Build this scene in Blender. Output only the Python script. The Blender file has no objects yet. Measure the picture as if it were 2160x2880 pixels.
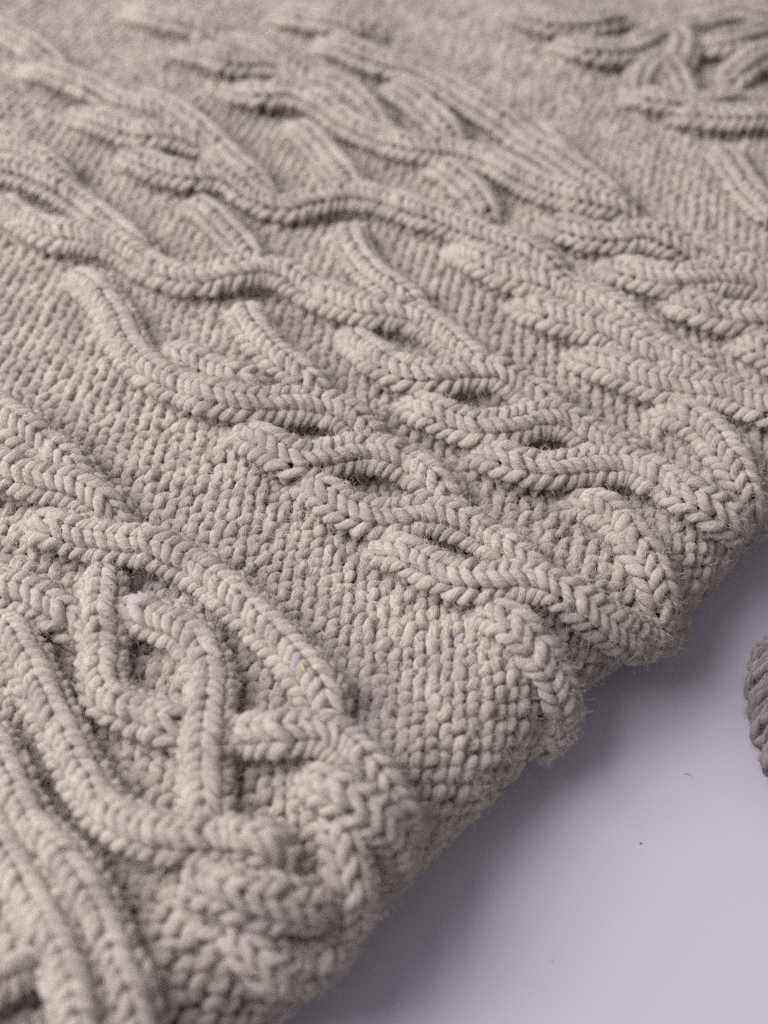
import bpy, math
import numpy as np
from mathutils import Vector, Matrix
rng = np.random.default_rng(7)
scene = bpy.context.scene
MM = 0.001

# ------------------------------------------------------------------ camera
CAM_H, DEP, LENS = 0.34, 45.0, 50.0
cam_data = bpy.data.cameras.new("camera")
cam = bpy.data.objects.new("camera", cam_data)
scene.collection.objects.link(cam)
cam.location = (0, 0, CAM_H)
cam.rotation_euler = (math.radians(90 - DEP), 0, 0)
cam_data.lens = LENS
cam_data.sensor_fit = 'VERTICAL'
cam_data.sensor_height = 36
cam_data.sensor_width = 27
cam_data.clip_start = 0.01
cam_data.clip_end = 50
cam_data.dof.use_dof = True
cam_data.dof.focus_distance = 0.412
cam_data.dof.aperture_fstop = 7.0
scene.camera = cam

# ------------------------------------------------------------------ light
world = bpy.data.worlds.new("World")
scene.world = world
world.use_nodes = True
bgn = world.node_tree.nodes["Background"]
bgn.inputs[0].default_value = (0.86, 0.81, 0.84, 1)
bgn.inputs[1].default_value = 0.33

def area(name, loc, target, size, power, color):
    l = bpy.data.lights.new(name, 'AREA')
    l.shape = 'RECTANGLE'; l.size = size[0]; l.size_y = size[1]
    l.energy = power; l.color = color
    o = bpy.data.objects.new(name, l)
    o.location = loc
    d = Vector(target) - Vector(loc)
    o.rotation_euler = d.to_track_quat('-Z', 'Y').to_euler()
    scene.collection.objects.link(o)
area("window_light", (-0.80, 0.28, 0.88), (0.0, 0.18, 0.0), (1.1, 1.1), 28, (1.0, 0.97, 0.95))
scene.view_settings.view_transform = 'Standard'
scene.view_settings.look = 'None'
scene.view_settings.exposure = 0.0
scene.view_settings.gamma = 1.0
scene.render.engine = 'CYCLES'
scene.cycles.use_denoising = False      # denoising smears the wool fibres away

# ------------------------------------------------------------------ materials
def new_mat(name):
    m = bpy.data.materials.new(name); m.use_nodes = True
    nt = m.node_tree
    return m, nt, nt.nodes["Principled BSDF"]

def wool_mat(name, light, dark, fleck, sheen=0.35, bump=0.8):
    m, nt, p = new_mat(name)
    N, L = nt.nodes, nt.links
    at = N.new('ShaderNodeAttribute'); at.attribute_name = 'yarn'
    mp = N.new('ShaderNodeMapping'); mp.inputs['Scale'].default_value = (1.0, 1.0, 0.13)
    L.new(at.outputs['Vector'], mp.inputs['Vector'])
    n1 = N.new('ShaderNodeTexNoise'); n1.inputs['Scale'].default_value = 1.8
    n1.inputs['Detail'].default_value = 4; n1.inputs['Roughness'].default_value = 0.65
    L.new(mp.outputs[0], n1.inputs['Vector'])
    geo = N.new('ShaderNodeNewGeometry')
    n2 = N.new('ShaderNodeTexNoise'); n2.inputs['Scale'].default_value = 90
    n2.inputs['Detail'].default_value = 3
    L.new(geo.outputs['Position'], n2.inputs['Vector'])
    n3 = N.new('ShaderNodeTexNoise'); n3.inputs['Scale'].default_value = 2600
    n3.inputs['Detail'].default_value = 2
    L.new(geo.outputs['Position'], n3.inputs['Vector'])
    add = N.new('ShaderNodeMath'); add.operation = 'ADD'
    L.new(n1.outputs[0], add.inputs[0]); L.new(n2.outputs[0], add.inputs[1])
    cr = N.new('ShaderNodeValToRGB')
    cr.color_ramp.elements[0].position = 0.42; cr.color_ramp.elements[0].color = (*dark, 1)
    cr.color_ramp.elements[1].position = 0.56; cr.color_ramp.elements[1].color = (*light, 1)
    half = N.new('ShaderNodeMath'); half.operation = 'MULTIPLY'; half.inputs[1].default_value = 0.5
    L.new(add.outputs[0], half.inputs[0]); L.new(half.outputs[0], cr.inputs[0])
    # dark heather flecks run along the fibres
    mp2 = N.new('ShaderNodeMapping'); mp2.inputs['Scale'].default_value = (1.7, 1.7, 0.16)
    L.new(at.outputs['Vector'], mp2.inputs['Vector'])
    n4 = N.new('ShaderNodeTexNoise'); n4.inputs['Scale'].default_value = 2.2; n4.inputs['Detail'].default_value = 4
    L.new(mp2.outputs[0], n4.inputs['Vector'])
    fr = N.new('ShaderNodeValToRGB')
    fr.color_ramp.elements[0].position = 0.58; fr.color_ramp.elements[0].color = (0, 0, 0, 1)
    fr.color_ramp.elements[1].position = 0.68; fr.color_ramp.elements[1].color = (1, 1, 1, 1)
    L.new(n4.outputs[0], fr.inputs[0])
    mx = N.new('ShaderNodeMixRGB'); mx.inputs[2].default_value = (*fleck, 1)
    fm = N.new('ShaderNodeMath'); fm.operation = 'MULTIPLY'; fm.inputs[1].default_value = 0.55
    L.new(fr.outputs[0], fm.inputs[0]); L.new(fm.outputs[0], mx.inputs[0])
    L.new(cr.outputs[0], mx.inputs[1])
    L.new(mx.outputs[0], p.inputs['Base Color'])
    p.inputs['Roughness'].default_value = 0.92
    p.inputs['Specular IOR Level'].default_value = 0.15
    p.inputs['Sheen Weight'].default_value = sheen
    p.inputs['Sheen Roughness'].default_value = 0.5
    # fibre relief: streaks that follow the twist + fine fuzz
    mp3 = N.new('ShaderNodeMapping'); mp3.inputs['Scale'].default_value = (1.25, 1.25, 0.17)
    L.new(at.outputs['Vector'], mp3.inputs['Vector'])
    n5 = N.new('ShaderNodeTexNoise'); n5.inputs['Scale'].default_value = 2.0
    n5.inputs['Detail'].default_value = 5; n5.inputs['Roughness'].default_value = 0.7
    L.new(mp3.outputs[0], n5.inputs['Vector'])
    mixh = N.new('ShaderNodeMath'); mixh.operation = 'MULTIPLY_ADD'; mixh.inputs[1].default_value = 0.35
    L.new(n3.outputs[0], mixh.inputs[0]); L.new(n5.outputs[0], mixh.inputs[2])
    bp = N.new('ShaderNodeBump'); bp.inputs['Strength'].default_value = bump
    bp.inputs['Distance'].default_value = 0.0035
    L.new(mixh.outputs[0], bp.inputs['Height']); L.new(bp.outputs[0], p.inputs['Normal'])
    return m

def flat_mat(name, col, rough=0.8, spec=0.3):
    m, nt, p = new_mat(name)
    p.inputs['Base Color'].default_value = (*col, 1)
    p.inputs['Roughness'].default_value = rough
    p.inputs['Specular IOR Level'].default_value = spec
    return m

WOOL = wool_mat('oatmeal_wool', (0.76, 0.675, 0.62), (0.50, 0.43, 0.395), (0.20, 0.165, 0.15))
DARKWOOL = wool_mat('dark_wool', (0.30, 0.245, 0.262), (0.15, 0.12, 0.13), (0.05, 0.04, 0.04))
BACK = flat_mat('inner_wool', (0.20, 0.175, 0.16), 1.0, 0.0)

def hair_mat(name, col, spread):
    m, nt, p = new_mat(name)
    N, L = nt.nodes, nt.links
    hi = N.new('ShaderNodeHairInfo')
    cr = N.new('ShaderNodeValToRGB')
    cr.color_ramp.elements[0].color = (*[c * (1 - spread) for c in col], 1)
    cr.color_ramp.elements[1].color = (*[min(1, c * (1 + spread)) for c in col], 1)
    L.new(hi.outputs['Random'], cr.inputs[0]); L.new(cr.outputs[0], p.inputs['Base Color'])
    p.inputs['Roughness'].default_value = 0.6
    p.inputs['Specular IOR Level'].default_value = 0.2
    return m
FUZZ = hair_mat('pale_fibre', (0.72, 0.65, 0.60), 0.15)
DFUZZ = hair_mat('dark_fibre', (0.05, 0.035, 0.03), 0.6)

# ------------------------------------------------------------------ object helpers
def link(o, parent=None):
    scene.collection.objects.link(o)
    if parent is not None: o.parent = parent
    return o
def empty(name, loc, label, cat, group=None):
    o = bpy.data.objects.new(name, None); link(o); o.location = loc
    o.empty_display_size = 0.01
    o['label'] = label; o['category'] = cat
    if group: o['group'] = group
    return o
def mesh_obj(name, V, F, mat, parent=None, attr=None, smooth=True):
    """V (n,3) world coordinates, F (m,4) quads or (m,3)."""
    me = bpy.data.meshes.new(name)
    V = np.asarray(V, dtype=np.float32); F = np.asarray(F, dtype=np.int32)
    k = F.shape[1]
    if parent is not None: V = V - np.array(parent.location, dtype=np.float32)
    me.vertices.add(len(V)); me.vertices.foreach_set('co', V.ravel())
    me.loops.add(F.size); me.loops.foreach_set('vertex_index', F.ravel())
    me.polygons.add(len(F))
    me.polygons.foreach_set('loop_start', np.arange(0, F.size, k, dtype=np.int32))
    me.polygons.foreach_set('loop_total', np.full(len(F), k, dtype=np.int32))
    me.update(calc_edges=True)
    if smooth: me.polygons.foreach_set('use_smooth', np.ones(len(F), dtype=bool))
    if attr is not None:
        a = me.attributes.new('yarn', 'FLOAT_VECTOR', 'POINT')
        a.data.foreach_set('vector', np.asarray(attr, dtype=np.float32).ravel())
    me.materials.append(mat)
    return link(bpy.data.objects.new(name, me), parent)

def norm(v): return v / np.maximum(np.linalg.norm(v, axis=-1, keepdims=True), 1e-9)

POOL_P, POOL_N = [], []        # sample points of the yarn surface, for the fuzz
def tube(path, ref, rad, sides, twist=95.0, lobe=0.13, phase=0.0, pool=True, pl=None):
    """Yarn swept along path (n,3). rad scalar or (n,). Returns verts, quads, attr."""
    n = len(path)
    T = np.gradient(path, axis=0); T = norm(T)
    Nn = norm(ref - (ref * T).sum(1, keepdims=True) * T)
    B = np.cross(T, Nn)
    seg = np.linalg.norm(np.diff(path, axis=0), axis=1)
    u = np.concatenate([[0], np.cumsum(seg)])
    ang = np.linspace(0, 2 * np.pi, sides, endpoint=False)[None, :]
    phi = ang + (u * twist * 2 * np.pi)[:, None] + phase
    r = np.broadcast_to(np.asarray(rad), (n,))[:, None] * (1 + lobe * np.cos(2 * phi) + 0.03 * np.sin(3 * ang + u[:, None] * 900))
    r = r * (1 + rng.normal(0, 0.025, r.shape))
    d = np.cos(ang)[..., None] * Nn[:, None, :] + np.sin(ang)[..., None] * B[:, None, :]
    V = path[:, None, :] + r[..., None] * d
    A = np.stack([np.cos(phi), np.sin(phi), np.broadcast_to((u / MM)[:, None] + phase * 37, phi.shape)], -1)
    i = np.arange(n - 1)[:, None] * sides; j = np.arange(sides)[None, :]; j2 = (j + 1) % sides
    F = np.stack([i + j, i + sides + j, i + sides + j2, i + j2], -1).reshape(-1, 4)
    V = V.reshape(-1, 3)
    if pool:
        (POOL_P if pl is None else pl[0]).append(V.astype(np.float32))
        (POOL_N if pl is None else pl[1]).append(d.reshape(-1, 3).astype(np.float32))
    return V, F, A.reshape(-1, 3)
def join(parts):
    Vs, Fs, As, o = [], [], [], 0
    for V, F, A in parts:
        Vs.append(V); Fs.append(F + o); As.append(A); o += len(V)
    return np.concatenate(Vs), np.concatenate(Fs), np.concatenate(As)

# ------------------------------------------------------------------ the lie of the blanket
# top plane, one folded edge that rolls over and down to the table
KPX = 2880 / 36 * LENS
a_ = math.radians(DEP)
CF = np.array([0, math.cos(a_), -math.sin(a_)]); CR = np.array([1.0, 0, 0]); CU = np.cross(CR, CF)
def project(P):
    d = P - np.array([0, 0, CAM_H]); z = d @ CF
    return np.stack([1080 + (d @ CR) / z * KPX, 1440 - (d @ CU) / z * KPX], -1)
def back(x, y, z):
    d = CF * KPX + CR * (x - 1080) - CU * (y - 1440)
    return np.array([0, 0, CAM_H]) + d * (z - CAM_H) / d[2]
ZT = 0.038                                  # height of the top face
EA, EB = 0.016, 0.0170                      # half-axes of the rolled edge
p1, p2 = back(760, 2860, ZT - 0.012), back(2100, 1540, ZT - 0.012)
E = (p2 - p1); E[2] = 0; E /= np.linalg.norm(E)
NV = np.array([E[1], -E[0], 0.0])           # towards the table (lower right)
_th = np.linspace(0, math.pi * 1.15, 400)
_ex, _ez = EA * np.sin(_th), EB * (np.cos(_th) - 1)
_arc = np.concatenate([[0], np.cumsum(np.hypot(np.diff(_ex), np.diff(_ez)))])
O = p1 - NV * 0.0213; O = np.array([O[0], O[1], 0.0])
def bumpy(s, t):
    """slow swells of the cloth, metres"""
    return (0.0022 * np.sin(t * 23 + 0.6 + s * 9) + 0.0018 * np.sin(s * 31 - t * 12 + 1.3)
            + 0.0010 * np.sin(t * 61 + s * 47) )
def surf0(s, t):
    s = np.asarray(s, float); t = np.asarray(t, float)
    sc = np.clip(s, 0, _arc[-1])
    th = np.interp(sc, _arc, _th)
    wob = 0.0025 * np.sin(t * 34 + 0.5) + 0.0015 * np.sin(t * 83)
    f = np.clip((s + 0.06) / 0.06, 0, 1)
    x = np.where(s < 0, s, EA * np.sin(th)) + wob * f
    top = bumpy(s, t) * np.clip(1 - s / 0.02, 0, 1)
    far = np.clip((-s - 0.30), 0, 1)
    z = ZT + np.where(s < 0, 0, EB * (np.cos(th) - 1)) + top - 0.55 * far ** 2
    return O + x[..., None] * NV + t[..., None] * E + z[..., None] * np.array([0, 0, 1.0])
def surf(s, t):
    h = 0.001
    P = surf0(s, t)
    a = surf0(s + h, t) - surf0(s - h, t); b = surf0(s, t + h) - surf0(s, t - h)
    return P, norm(np.cross(a, b)), norm(a), norm(b)
LIFT = 0.007                                # visible middle of a cable above the ground stitches
def lifted(s, t):
    P, N, _, _ = surf(s, t); return P + N * LIFT
_gs, _gt = np.meshgrid(np.linspace(-0.62, 0.05, 340), np.linspace(-0.45, 0.75, 560), indexing='ij')
_gp, _gn, _, _ = surf(_gs.ravel(), _gt.ravel())
_view = norm(np.array([0, 0, CAM_H]) - _gp)
_ok = (_gn * _view).sum(1) > 0.05
_gxy = project(_gp + _gn * LIFT); _gxy[~_ok] = 1e9
def to_surface(x, y):
    k = np.argmin((_gxy[:, 0] - x) ** 2 + (_gxy[:, 1] - y) ** 2)
    q = np.array([_gs.ravel()[k], _gt.ravel()[k]])
    for _ in range(6):
        e = 1e-5
        g0 = project(lifted(q[0], q[1])); f = g0 - (x, y)
        J = np.stack([(project(lifted(q[0] + e, q[1])) - g0) / e, (project(lifted(q[0], q[1] + e)) - g0) / e], 1)
        try: d = np.linalg.solve(J, f)
        except np.linalg.LinAlgError: break
        if np.linalg.norm(d) > 0.03: break
        q = q - d
    return q

# ------------------------------------------------------------------ table
bl = empty('knitted_blanket', (0.0, 0.3, 0.0),
           'thick oatmeal cable knit wool blanket folded over on the white table', 'blanket')
tm, nt, p = new_mat('white_tabletop')
geo = nt.nodes.new('ShaderNodeNewGeometry')
nz = nt.nodes.new('ShaderNodeTexNoise'); nz.inputs['Scale'].default_value = 900; nz.inputs['Detail'].default_value = 3
nt.links.new(geo.outputs['Position'], nz.inputs['Vector'])
cr = nt.nodes.new('ShaderNodeValToRGB')
cr.color_ramp.elements[0].color = (0.50, 0.485, 0.57, 1); cr.color_ramp.elements[1].color = (0.54, 0.525, 0.61, 1)
nt.links.new(nz.outputs[0], cr.inputs[0]); nt.links.new(cr.outputs[0], p.inputs['Base Color'])
p.inputs['Roughness'].default_value = 0.55; p.inputs['Specular IOR Level'].default_value = 0.3
V = [(-1.2, -0.6, 0), (1.2, -0.6, 0), (1.2, 1.6, 0), (-1.2, 1.6, 0)]
V += [(x, y, -0.03) for x, y, z in V]
tab = mesh_obj('table_top', V, [(0, 1, 2, 3), (7, 6, 5, 4), (0, 4, 5, 1), (1, 5, 6, 2), (2, 6, 7, 3), (3, 7, 4, 0)], tm, smooth=False)
tab['kind'] = 'structure'

# ------------------------------------------------------------------ purl ground
W, R = 6.4 * MM, 4.8 * MM
RAD = 1.54 * MM
def in_view(P, m=260):
    q = project(P)
    return (q[:, 0] > -m) & (q[:, 0] < 2160 + m) & (q[:, 1] > -m) & (q[:, 1] < 2880 + m)
def warp(s, t):
    k = np.clip(-s / 0.35, 0, 1)
    return k ** 1.4 * 0.5 * ((t - 0.12) ** 2) * 2.2 + 0.002 * np.sin(t * 40 + s * 20)
courses = 0
for j in range(int(0.60 / R) + 9):
    s0 = 0.046 - j * R
    tt = np.arange(-0.45, 0.75, W)
    P0 = surf0(s0 + warp(s0, tt), tt)
    idx = np.where(in_view(P0))[0]
    if len(idx) < 2: continue
    i0, i1 = idx[0], idx[-1] + 1
    n = i1 - i0
    mid = P0[idx].mean(0)
    far = s0 < -0.26
    K, sides = (12, 6) if far else (22, 11)
    tau = np.arange(0, n * K + 1) / K
    knots = np.arange(0, 2 * n + 2) / 2.0
    def jit(a): return np.interp(tau, knots, rng.normal(0, a, len(knots)))
    x = W * tau + (1.15 * MM + jit(0.2 * MM)) * np.sin(4 * np.pi * tau) + jit(0.25 * MM)
    y = -(3.7 * MM + jit(0.28 * MM)) * np.cos(2 * np.pi * tau) - ((0.12 + 0.28 * np.clip((W * tau + tt[i0] - 0.10) / 0.15, -1, 1)) * MM + jit(0.25 * MM)) * np.sin(4 * np.pi * tau) + jit(0.22 * MM)
    z = (1.15 * MM + jit(0.25 * MM)) * np.cos(4 * np.pi * tau) + jit(0.28 * MM)
    t = tt[i0] + x
    P, N_, _, _ = surf(s0 + y + warp(s0, t), t)
    path = P + N_ * z[:, None]
    V, F, A = tube(path, N_, RAD * (1 + jit(0.13) + 0.06 * np.cos(4 * np.pi * tau)), sides, phase=rng.uniform(0, 6))
    mesh_obj('purl_course', V, F, WOOL, bl, A)
    courses += 1

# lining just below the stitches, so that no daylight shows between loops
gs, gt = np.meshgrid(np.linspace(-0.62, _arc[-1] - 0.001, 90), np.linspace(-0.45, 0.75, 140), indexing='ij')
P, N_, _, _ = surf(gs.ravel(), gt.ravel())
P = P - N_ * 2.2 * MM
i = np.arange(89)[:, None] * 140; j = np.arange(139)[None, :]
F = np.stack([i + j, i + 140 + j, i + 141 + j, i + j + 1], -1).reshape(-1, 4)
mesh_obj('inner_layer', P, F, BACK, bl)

# ------------------------------------------------------------------ cable strands
OFF = np.array([-5.2, 0.6, 3.0, 4.5, 6.2]) * MM
def spline(P, n):
    """Catmull-Rom through P (k,d), n samples per span"""
    P = np.asarray(P, float)
    Q = np.vstack([2 * P[0] - P[1], P, 2 * P[-1] - P[-2]])
    out = []
    u = np.linspace(0, 1, n, endpoint=False)[:, None]
    for k in range(1, len(Q) - 2):
        a, b, c, d = Q[k - 1], Q[k], Q[k + 1], Q[k + 2]
        out.append(0.5 * ((2 * b) + (c - a) * u + (2 * a - 5 * b + 4 * c - d) * u ** 2 + (3 * b - a - 3 * c + d) * u ** 3))
    out.append(P[-1:])
    return np.vstack(out)
def strand(px, hw=5.35, ht=5.2, nst=2, name='cable_strand', flip=1):
    px = [px[0]] + [(x, y, max(h, 3)) for x, y, h in px[1:-1]] + [px[-1]]
    # ends run on under their neighbours
    (x0, y0, h0), (x1, y1, _) = px[0], px[1]
    g = 0.45 + 0.55 * min(1.0, max(0.0, y0) / 1500)
    if h0 == 1: px = [(x0 + 16 * g, y0 - 80 * g, 0)] + list(px)
    elif h0 == 0:
        d = math.hypot(x1 - x0, y1 - y0); px = [(x0 - (x1 - x0) / d * 55 * g, y0 - (y1 - y0) / d * 55 * g, 0)] + list(px)
    (x0, y0, h0), (x1, y1, _) = px[-1], px[-2]
    if h0 <= 1:
        d = math.hypot(x1 - x0, y1 - y0); px = list(px) + [(x0 - (x1 - x0) / d * 60 * g, y0 - (y1 - y0) / d * 60 * g, 0)]
    q = np.array([[*to_surface(x, y), h] for x, y, h in px])
    c = spline(q, 24)
    P, N_, _, _ = surf(c[:, 0], c[:, 1])
    off = np.interp(np.clip(c[:, 2], 0, 4), range(5), OFF)
    off = off - 2.6 * MM * np.clip((c[:, 0] - 0.004) / 0.018, 0, 1) * 1.1
    C = P + N_ * off[:, None]
    L = np.concatenate([[0], np.cumsum(np.linalg.norm(np.diff(C, axis=0), axis=1))])
    T = norm(np.gradient(C, axis=0))
    B = norm(np.cross(T, N_)); Nr = np.cross(B, T)
    hw = hw * float(np.interp(px[len(px) // 2][1], [120, 300, 1500, 2400], [1.3, 1.15, 1.0, 0.86]))
    total = L[-1]; Rs = 3.35 * MM
    nc = max(3, int(round(total / Rs)))
    far = np.mean(C[:, 1]) > 0.42
    K, sides = (12, 6) if far else (22, 11)
    hq = np.repeat(np.clip(c[:, 2:3] - 2.5, -1, 1.5), 3, axis=1)
    parts = []
    m = nst / 2 + 0.18
    xi = np.arange(-m, m + 1e-6, 1 / K)            # stitches across
    kn = np.linspace(-m, m, int(4 * m) + 2)
    def jit(a): return np.interp(xi, kn, rng.normal(0, a, len(kn)))
    for k in range(nc):
        ph = (xi + nst / 2)                         # whole number at the sinkers
        wst = 2 * hw / nst
        xs = xi + 0.26 * np.sin(4 * np.pi * ph) + jit(0.015)
        y = flip * (-(2.9 * MM + jit(0.25 * MM)) * np.cos(2 * np.pi * ph)) + jit(0.3 * MM)
        z = -(0.95 * MM + jit(0.12 * MM)) * np.cos(4 * np.pi * ph) + jit(0.15 * MM)
        y = y + rng.normal(0, 0.22 * MM); z = z + rng.normal(0, 0.12 * MM)
        l = np.clip((k + 0.5) / nc * total + y, -0.004, total + 0.004)
        f = lambda A: np.stack([np.interp(l, L, A[:, d]) for d in range(3)], 1)
        Cc, Bb, Nn = f(C), norm(f(B)), norm(f(Nr))
        Cc = Cc + norm(f(T)) * (np.minimum(l, 0) + np.maximum(l - total, 0))[:, None]
        e = (1 + 0.05 * f(hq)[:, :1].ravel()) * np.interp(l, [0, 0.008, total - 0.008, total], [0.80, 1, 1, 0.80])
        th = xs / (nst / 2) * math.radians(90)
        rad = (np.sin(th) * hw * MM)[:, None] * Bb * e[:, None]
        up = (np.cos(th) * ht * MM)[:, None] * Nn * e[:, None]
        nr = norm(np.sin(th)[:, None] * ht * Bb + np.cos(th)[:, None] * hw * Nn)
        path = Cc + rad + up + nr * z[:, None]
        parts.append(tube(path, nr, 1.4 * MM * (1 + jit(0.13) - 0.18 * np.cos(4 * np.pi * ph)), sides, phase=rng.uniform(0, 6)))
    V, F, A = join(parts)
    return mesh_obj(name, V, F, WOOL, bl, A)

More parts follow.
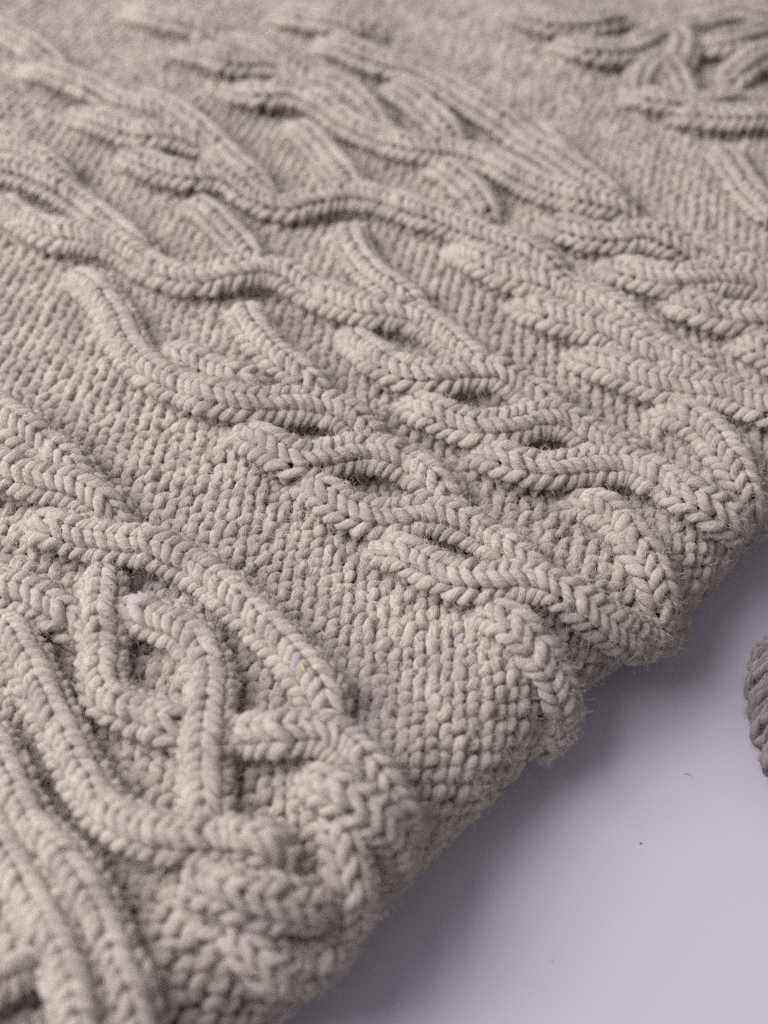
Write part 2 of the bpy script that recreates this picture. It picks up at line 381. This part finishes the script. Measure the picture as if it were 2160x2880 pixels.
STRANDS = [
 # lower left panel
 [(112,1452,1),(158,1497,4),(235,1520,4),(337,1538,4),(434,1550,4),(530,1585,3),(625,1650,3),(729,1745,3),(833,1850,3),(905,1955,2),(930,2040,0)],
 [(290,1575,0),(290,1650,3),(284,1750,4),(290,1820,3),(284,1900,3),(305,1965,3),(370,2000,3),(440,2018,3),(500,2042,3),(560,2055,0)],
 [(640,2060,0),(700,2070,3),(800,2075,4),(900,2070,4),(980,2100,3),(1045,2160,3),(1095,2235,3),(1140,2330,3),(1165,2420,2)],
 [(-80,1655,2),(0,1665,4),(100,1690,4),(190,1735,3),(240,1765,0)],
 [(318,1712,0),(385,1728,3),(455,1750,3),(530,1785,3),(575,1850,3),(592,1920,3),(590,2000,4),(582,2100,4),(576,2200,3),(580,2290,1),(585,2330,0)],
 [(-10,1720,1),(40,1790,3),(90,1880,3),(140,1990,3),(190,2095,3),(245,2200,3),(300,2280,3),(370,2335,4),(450,2360,4),(540,2370,4),(640,2365,3),(730,2370,2),(800,2390,0)],
 [(550,2440,0),(600,2490,3),(690,2530,4),(790,2545,4),(880,2550,3),(940,2530,0)],
 [(870,2160,0),(930,2220,3),(1000,2265,4),(1070,2310,4),(1130,2370,3),(1160,2450,2)],
 [(965,2330,0),(975,2400,3),(985,2480,4),(995,2570,3),(1000,2650,2)],
 [(700,2640,1),(760,2710,3),(840,2745,3),(920,2720,2),(980,2700,1)],
 [(-60,2030,2),(0,2130,3),(45,2240,3),(95,2340,3),(160,2410,4),(225,2490,4),(275,2570,3),(310,2660,3),(345,2750,3),(380,2850,3),(400,2960,3)],
 [(-60,2250,2),(0,2370,2),(60,2480,2),(115,2580,3),(165,2680,4),(210,2790,4),(240,2920,3)],
 [(-80,2800,3),(0,2745,4),(70,2702,4),(130,2690,3),(185,2740,0)],
 [(-60,1120,3),(0,1172,4),(70,1217,4),(140,1260,3),(200,1310,3),(255,1370,0)],
 [(-70,1290,3),(10,1330,4),(110,1362,4),(210,1382,4),(290,1420,3),(345,1465,0)],
 # centre left panel
 [(20,560,1),(70,620,3),(150,668,4),(240,682,4),(330,700,4),(400,738,3),(470,772,3),(560,790,3),(650,782,4),(740,772,4),(810,788,4),(880,822,3),(960,860,4),(1050,885,4),(1130,892,4),(1200,910,3),(1270,960,3),(1340,1030,2),(1400,1080,1)],
 [(200,745,0),(265,815,3),(330,900,3),(368,985,3),(430,1045,3),(520,1090,3),(620,1132,4),(720,1150,4),(841,1150,4),(961,1170,4),(1030,1215,3),(1085,1275,1)],
 [(440,975,0),(530,1010,3),(610,1050,3),(690,1075,2),(760,1065,0)],
 [(530,545,0),(590,600,3),(650,660,3),(700,720,3),(725,765,0)],
 [(688,840,0),(702,910,3),(745,970,3),(800,1020,3),(860,1065,3),(920,1105,0)],
 [(985,610,0),(988,680,3),(1012,730,3),(1060,780,3),(1125,825,3),(1190,865,1)],
 [(370,420,1),(430,475,4),(530,505,4),(640,515,4),(720,560,3),(800,585,3),(890,575,4),(980,563,4),(1070,572,4),(1210,620,4),(1350,662,3),(1490,712,2),(1594,760,0)],
 [(230,310,1),(300,355,4),(400,388,4),(480,390,4),(560,405,3),(650,440,1)],
 [(85,180,1),(160,220,4),(260,255,4),(340,290,3),(430,312,2),(510,330,0)],
 [(-60,460,3),(60,495,4),(140,525,4),(230,572,3),(320,640,3),(385,700,2),(425,745,0)],
 [(-60,400,2),(60,430,3),(150,472,3),(220,530,0)],
 [(-60,50,2),(50,108,3),(120,150,3),(180,192,1)],
 [(390,255,1),(465,297,3),(540,345,3),(610,415,3),(650,475,0)],
 [(530,365,1),(600,400,3),(660,458,3),(720,512,2),(780,560,0)],
 [(620,95,1),(720,140,3),(790,188,3),(850,240,1)],
 [(850,200,1),(950,240,3),(1020,290,3),(1080,355,1)],
 [(1480,330,0),(1530,390,3),(1590,450,3),(1650,510,3),(1700,560,0)],
 [(1205,430,0),(1270,490,3),(1340,550,3),(1390,605,0)],
 [(1590,790,1),(1690,850,3),(1770,900,3),(1850,960,1)],
 [(1790,950,1),(1890,1002,3),(1970,1050,2),(2040,1100,0)],
 [(1870,650,1),(1990,700,3),(2090,748,3),(2200,780,2)],
 [(700,1205,1),(760,1262,4),(840,1305,4),(920,1300,4),(1000,1285,4),(1085,1290,4),(1165,1315,3),(1230,1362,3),(1280,1420,0)],
 [(878,1345,1),(930,1408,4),(1000,1452,4),(1090,1470,4),(1190,1460,4),(1280,1475,4),(1370,1512,3),(1450,1560,2),(1530,1600,0)],
 [(1085,1528,1),(1150,1572,4),(1220,1612,4),(1300,1645,4),(1390,1650,4),(1480,1645,4),(1560,1665,4),(1640,1712,4),(1720,1762,4),(1800,1800,4),(1870,1815,3),(1925,1800,2)],
 [(1362,1690,0),(1430,1745,3),(1500,1810,3),(1560,1880,3),(1600,1960,3),(1612,2040,3),(1602,2110,2),(1590,2160,1)],
 # middle panel
 [(530,130,1),(600,168,4),(680,190,4),(770,190,4),(850,205,3),(910,235,0)],
 [(655,240,1),(730,275,4),(820,272,4),(900,300,4),(980,348,3),(1070,390,3),(1160,425,4),(1280,442,4),(1400,472,4),(1500,525,4),(1600,560,4),(1700,572,3),(1780,580,1)],
 [(825,325,0),(880,390,3),(930,450,3),(980,510,3),(1015,550,0)],
 [(1085,220,0),(1150,270,3),(1210,320,3),(1260,370,3),(1295,405,0)],
 [(920,105,1),(990,150,4),(1080,188,4),(1170,208,4),(1250,248,4),(1330,300,4),(1420,352,4),(1490,400,3),(1570,455,4),(1660,520,4),(1740,560,1)],
 [(780,25,1),(860,55,4),(960,72,4),(1050,85,1)],
 [(370,10,1),(450,58,4),(540,80,4),(640,100,1)],
 [(1000,935,1),(1055,1000,3),(1130,1055,4),(1220,1068,4),(1320,1058,4),(1400,1062,4),(1475,1092,3),(1535,1135,3),(1590,1180,0)],
 [(1170,1120,1),(1240,1178,4),(1330,1214,4),(1430,1210,4),(1520,1190,4),(1600,1200,4),(1680,1238,3),(1760,1265,2),(1840,1295,0)],
 [(1370,1255,1),(1430,1305,4),(1530,1332,4),(1650,1322,4),(1770,1322,4),(1870,1362,4),(1950,1410,4),(2030,1450,4),(2100,1480,3)],
 [(1610,1390,0),(1685,1430,3),(1760,1485,3),(1820,1560,3),(1860,1640,3),(1882,1720,3),(1895,1790,1)],
 # right hand panel
 [(1300,690,1),(1365,752,4),(1450,790,4),(1530,805,4),(1600,830,3),(1680,870,2),(1740,905,0)],
 [(1480,845,1),(1550,893,4),(1640,922,4),(1730,948,4),(1810,985,3),(1890,1015,1)],
 [(1650,990,1),(1735,1045,4),(1840,1087,4),(1940,1102,4),(2040,1115,4),(2160,1160,4),(2240,1185,3)],
 [(1860,1130,0),(1935,1172,3),(2008,1225,3),(2058,1290,3),(2090,1350,3),(2110,1410,3),(2120,1460,1)],
 [(1560,610,1),(1635,665,4),(1730,680,4),(1820,672,4),(1900,692,3),(2000,725,1)],
 [(1725,735,1),(1800,780,4),(1900,800,4),(2000,792,4),(2100,802,4),(2220,835,3)],
 [(1900,825,1),(1975,878,4),(2070,905,4),(2190,912,4)],
 [(2080,930,0),(2145,985,3),(2230,1045,3)],
 [(1470,25,1),(1545,72,4),(1640,78,4),(1745,50,3)],
 [(1590,105,1),(1665,150,4),(1760,152,4),(1830,122,4),(1900,85,3),(1965,60,1)],
 [(1800,275,1),(1808,215,3),(1860,188,4),(1905,220,3),(1945,285,1)],
 [(1880,85,2),(1915,130,4),(1905,190,2)],
 [(1900,305,1),(1970,335,4),(2060,342,4),(2190,335,4)],
 [(2025,390,0),(2060,465,3),(2110,540,3),(2180,610,3)],
 [(1960,125,2),(2050,125,4),(2190,90,4)],
 [(2050,205,1),(2120,175,4),(2210,150,4)],
 [(1790,258,1),(1840,290,4),(1920,302,4),(2000,290,3),(2080,245,0)],
 [(2000,20,1),(2080,30,4),(2190,60,4)],
]
for k, px in enumerate(STRANDS):
    strand(px, flip=-1)

# ------------------------------------------------------------------ fuzz
def curls(name, P, Nn, n, length, rad, mat, parent, stand=0.6, pts=6, bend=0.26, seedp=None):
    idx = rng.integers(0, len(P), n) if seedp is None else seedp
    root, nn = P[idx].astype(float), Nn[idx].astype(float)
    d = norm(nn * stand + rng.normal(0, 0.55, (n, 3)))
    ln = length * rng.uniform(0.35, 1.3, n)
    step = (ln / (pts - 1))[:, None]
    curl = rng.normal(0, 1, (n, 3)); out = [root]; cur = root
    for k in range(pts - 1):
        cur = cur + d * step
        out.append(cur)
        d = norm(d + bend * np.cross(d, curl) + rng.normal(0, 0.12, (n, 3)))
    pos = np.stack(out, 1)
    cu = bpy.data.hair_curves.new(name)
    cu.add_curves([pts] * n)
    pos = pos - np.array(parent.location)
    cu.position_data.foreach_set('vector', pos.astype(np.float32).ravel())
    ra = cu.attributes.get('radius') or cu.attributes.new('radius', 'FLOAT', 'POINT')
    rr = np.repeat(rad * rng.uniform(0.6, 1.4, n), pts) * np.tile(np.linspace(1, 0.5, pts), n)
    ra.data.foreach_set('value', rr.astype(np.float32))
    cu.materials.append(mat)
    o = link(bpy.data.objects.new(name, cu), parent); o['kind'] = 'stuff'
    return o
PP, PN = np.concatenate(POOL_P), np.concatenate(POOL_N)
_pq = project(PP.astype(float))
up = (PN * norm(np.array([0, 0, CAM_H]) - PP)).sum(1)
vis = (_pq[:, 0] > -60) & (_pq[:, 0] < 2220) & (_pq[:, 1] > 350) & (_pq[:, 1] < 2800) & (up > -0.1)
PP, PN = PP[vis], PN[vis]
curls('wool_fuzz', PP, PN, 380000, 2.8 * MM, 0.034 * MM, FUZZ, bl, stand=0.7)
curls('stray_dark_fibres', PP, PN, 10000, 5.5 * MM, 0.034 * MM, DFUZZ, bl, stand=0.8, bend=0.3, pts=10)
PQ = project(PP.astype(float))
def on_wool(x, y, r=7):
    """highest yarn surface under an image point"""
    m = np.where(((PQ - (x, y)) ** 2).sum(1) < r * r)[0]
    if len(m) == 0: m = np.array([np.argmin(((PQ - (x, y)) ** 2).sum(1))])
    k = m[np.argmin(np.linalg.norm(PP[m] - np.array([0, 0, CAM_H]), axis=1))]
    return PP[k].astype(float), PN[k].astype(float)

# ------------------------------------------------------------------ small things caught in the wool
STRAW = flat_mat('yellow_straw', (0.46, 0.37, 0.17), 0.6)
HAIRM = flat_mat('dark_hair', (0.03, 0.022, 0.02), 0.5)
def sliver(name, pts, rad, mat, label, cat, group=None, sides=6, lift=0.0):
    P = spline(np.array(pts), 8)
    ref = np.tile([0, 0, 1.0], (len(P), 1))
    prof = np.interp(np.linspace(0, 1, len(P)), [0, 0.12, 0.8, 1], [0.35, 1, 0.85, 0.1]) * rad
    V, F, A = tube(P, ref, prof, sides, lobe=0.25, pool=False)
    caps = [V[:sides].mean(0), V[-sides:].mean(0)]
    o = mesh_obj(name, V, F, mat)
    o['label'] = label; o['category'] = cat
    if group: o['group'] = group
    return o
def straw(a, b, rad, label):
    A_, na = on_wool(*a); B_, nb = on_wool(*b)
    mid = (A_ + B_) / 2 + np.array([0, 0, 0.15 * MM])
    sliver('straw_bit', [A_ + na * 0.1 * MM, mid, B_ + nb * 0.1 * MM], rad, STRAW, label, 'straw', 'yellow straw bits caught in the wool')
straw((1258, 1753), (1284, 1775), 0.28 * MM, 'short yellow straw bit on the plain purl stitches left of the outermost steep cable')
straw((1337, 1250), (1352, 1230), 0.24 * MM, 'tiny yellow straw bit just under the fat lower edge of a twisted cable')
straw((600, 912), (614, 897), 0.30 * MM, 'blurred yellow straw fleck between two crossing cables in the upper left')
straw((845, 1872), (862, 1898), 0.42 * MM, 'blurred yellow straw bit inside the wide steep cable at lower left')
hp = []
for x, y in [(945, 1340), (980, 1368), (1012, 1402), (1035, 1445), (1050, 1489), (1064, 1520), (1076, 1545)]:
    q, n = on_wool(x, y); hp.append(q)
hp = np.array(hp); hp[1:-1] = (hp[:-2] + hp[2:] + 2 * hp[1:-1]) / 4; hp[:, 2] += 0.5 * MM
sliver('stray_hair', hp, 0.055 * MM, HAIRM, 'long thin dark hair lying across two twisted cables near the centre', 'hair')

def table_at(x, y): return back(x, y, 0.0)
def crumb(x, y, r, label):
    c = table_at(x, y)
    th, ph = np.meshgrid(np.linspace(0, math.pi, 6), np.linspace(0, 2 * math.pi, 8, endpoint=False), indexing='ij')
    rr = r * (1 + rng.normal(0, 0.15, th.shape)); rr[0] = rr[0, 0]; rr[-1] = rr[-1, 0]
    V = np.stack([rr * np.sin(th) * np.cos(ph) * 1.3, rr * np.sin(th) * np.sin(ph), rr * np.cos(th) * 0.7], -1).reshape(-1, 3)
    V = V + c; V[:, 2] += -V[:, 2].min() + 0.00001
    i = np.arange(5)[:, None] * 8; j = np.arange(8)[None, :]
    F = np.stack([i + j, i + 8 + j, i + 8 + (j + 1) % 8, i + (j + 1) % 8], -1).reshape(-1, 4)
    o = mesh_obj('crumb', V, F, HAIRM); o['label'] = label; o['category'] = 'crumb'; o['group'] = 'dark specks on the table'
crumb(1802, 2373, 0.26 * MM, 'tiny black speck alone in the middle of the bare white table')
crumb(1553, 2702, 0.14 * MM, 'faint dark speck on the white table nearest the bottom of the photo')
LINT = flat_mat('grey_lint', (0.28, 0.24, 0.30), 0.8)
c = table_at(1935, 2182)
sliver('lint_fibre', [c + (-0.0011, 0.0005, 0.0001), c + (0.0001, 0.0004, 0.0003), c + (0.0011, -0.0006, 0.0001)], 0.07 * MM, LINT,
       'short curled grey lint fibre on the white table near the dark knit', 'lint')

# ------------------------------------------------------------------ dark knitted piece at the right edge
dk = empty('knitted_cuff', tuple(table_at(2322, 2105)),
           'dark brown-grey knitted wool piece lying on the white table at the right edge', 'knitwear')
cx, cy, _z = table_at(2322, 2105)
ax, ay, az = 0.0220, 0.0340, 0.0120
dpool = ([], [])
nck = 25
for k in range(nck):
    v = -1 + (k + 0.5) * 2 / nck
    y0 = v * ay
    sc = max(0.12, 1 - abs(v) ** 3.0) ** 0.5 * (1 + 0.045 * math.sin(k * 1.9))
    th = np.linspace(-2.2, 2.2, 150)
    n = len(th)
    kn = np.linspace(-2.2, 2.2, 22)
    def jit(a): return np.interp(th, kn, rng.normal(0, a, 22))
    ph = th * 5.2 + (k % 2) * math.pi / 2
    r = 1 + jit(0.015)
    P = np.stack([cx + ax * sc * np.sin(th) * r,
                  cy + y0 + 0.95 * MM * np.sin(ph) + jit(0.4 * MM),
                  az * sc * np.cos(th) * r + az * 1.02 + 0.8 * MM * np.cos(2 * ph)], -1)
    ref = norm(np.stack([np.sin(th) / ax, np.zeros(n), np.cos(th) / az], -1))
    P[:, 2] = np.maximum(P[:, 2], 1.5 * MM)
    V, F, A = tube(P, ref, 1.45 * MM * (1 + jit(0.12)), 11, phase=k, pl=dpool)
    V[:, 2] = np.maximum(V[:, 2], 0.05 * MM)
    mesh_obj('knit_course', V, F, DARKWOOL, dk, A)
DP, DN = np.concatenate(dpool[0]), np.concatenate(dpool[1])
m = DP[:, 0] < cx - 0.004
DP, DN = DP[m], DN[m]
DKF = hair_mat('dark_wool_fibre', (0.30, 0.25, 0.26), 0.5)
curls('dark_fuzz', DP, DN, 15000, 2.0 * MM, 0.024 * MM, DKF, dk, stand=0.45)

tri = sum(len(o.data.polygons) * 2 for o in scene.objects if o.type == 'MESH')
print('courses', courses, 'strands', len(STRANDS), 'tris', tri)
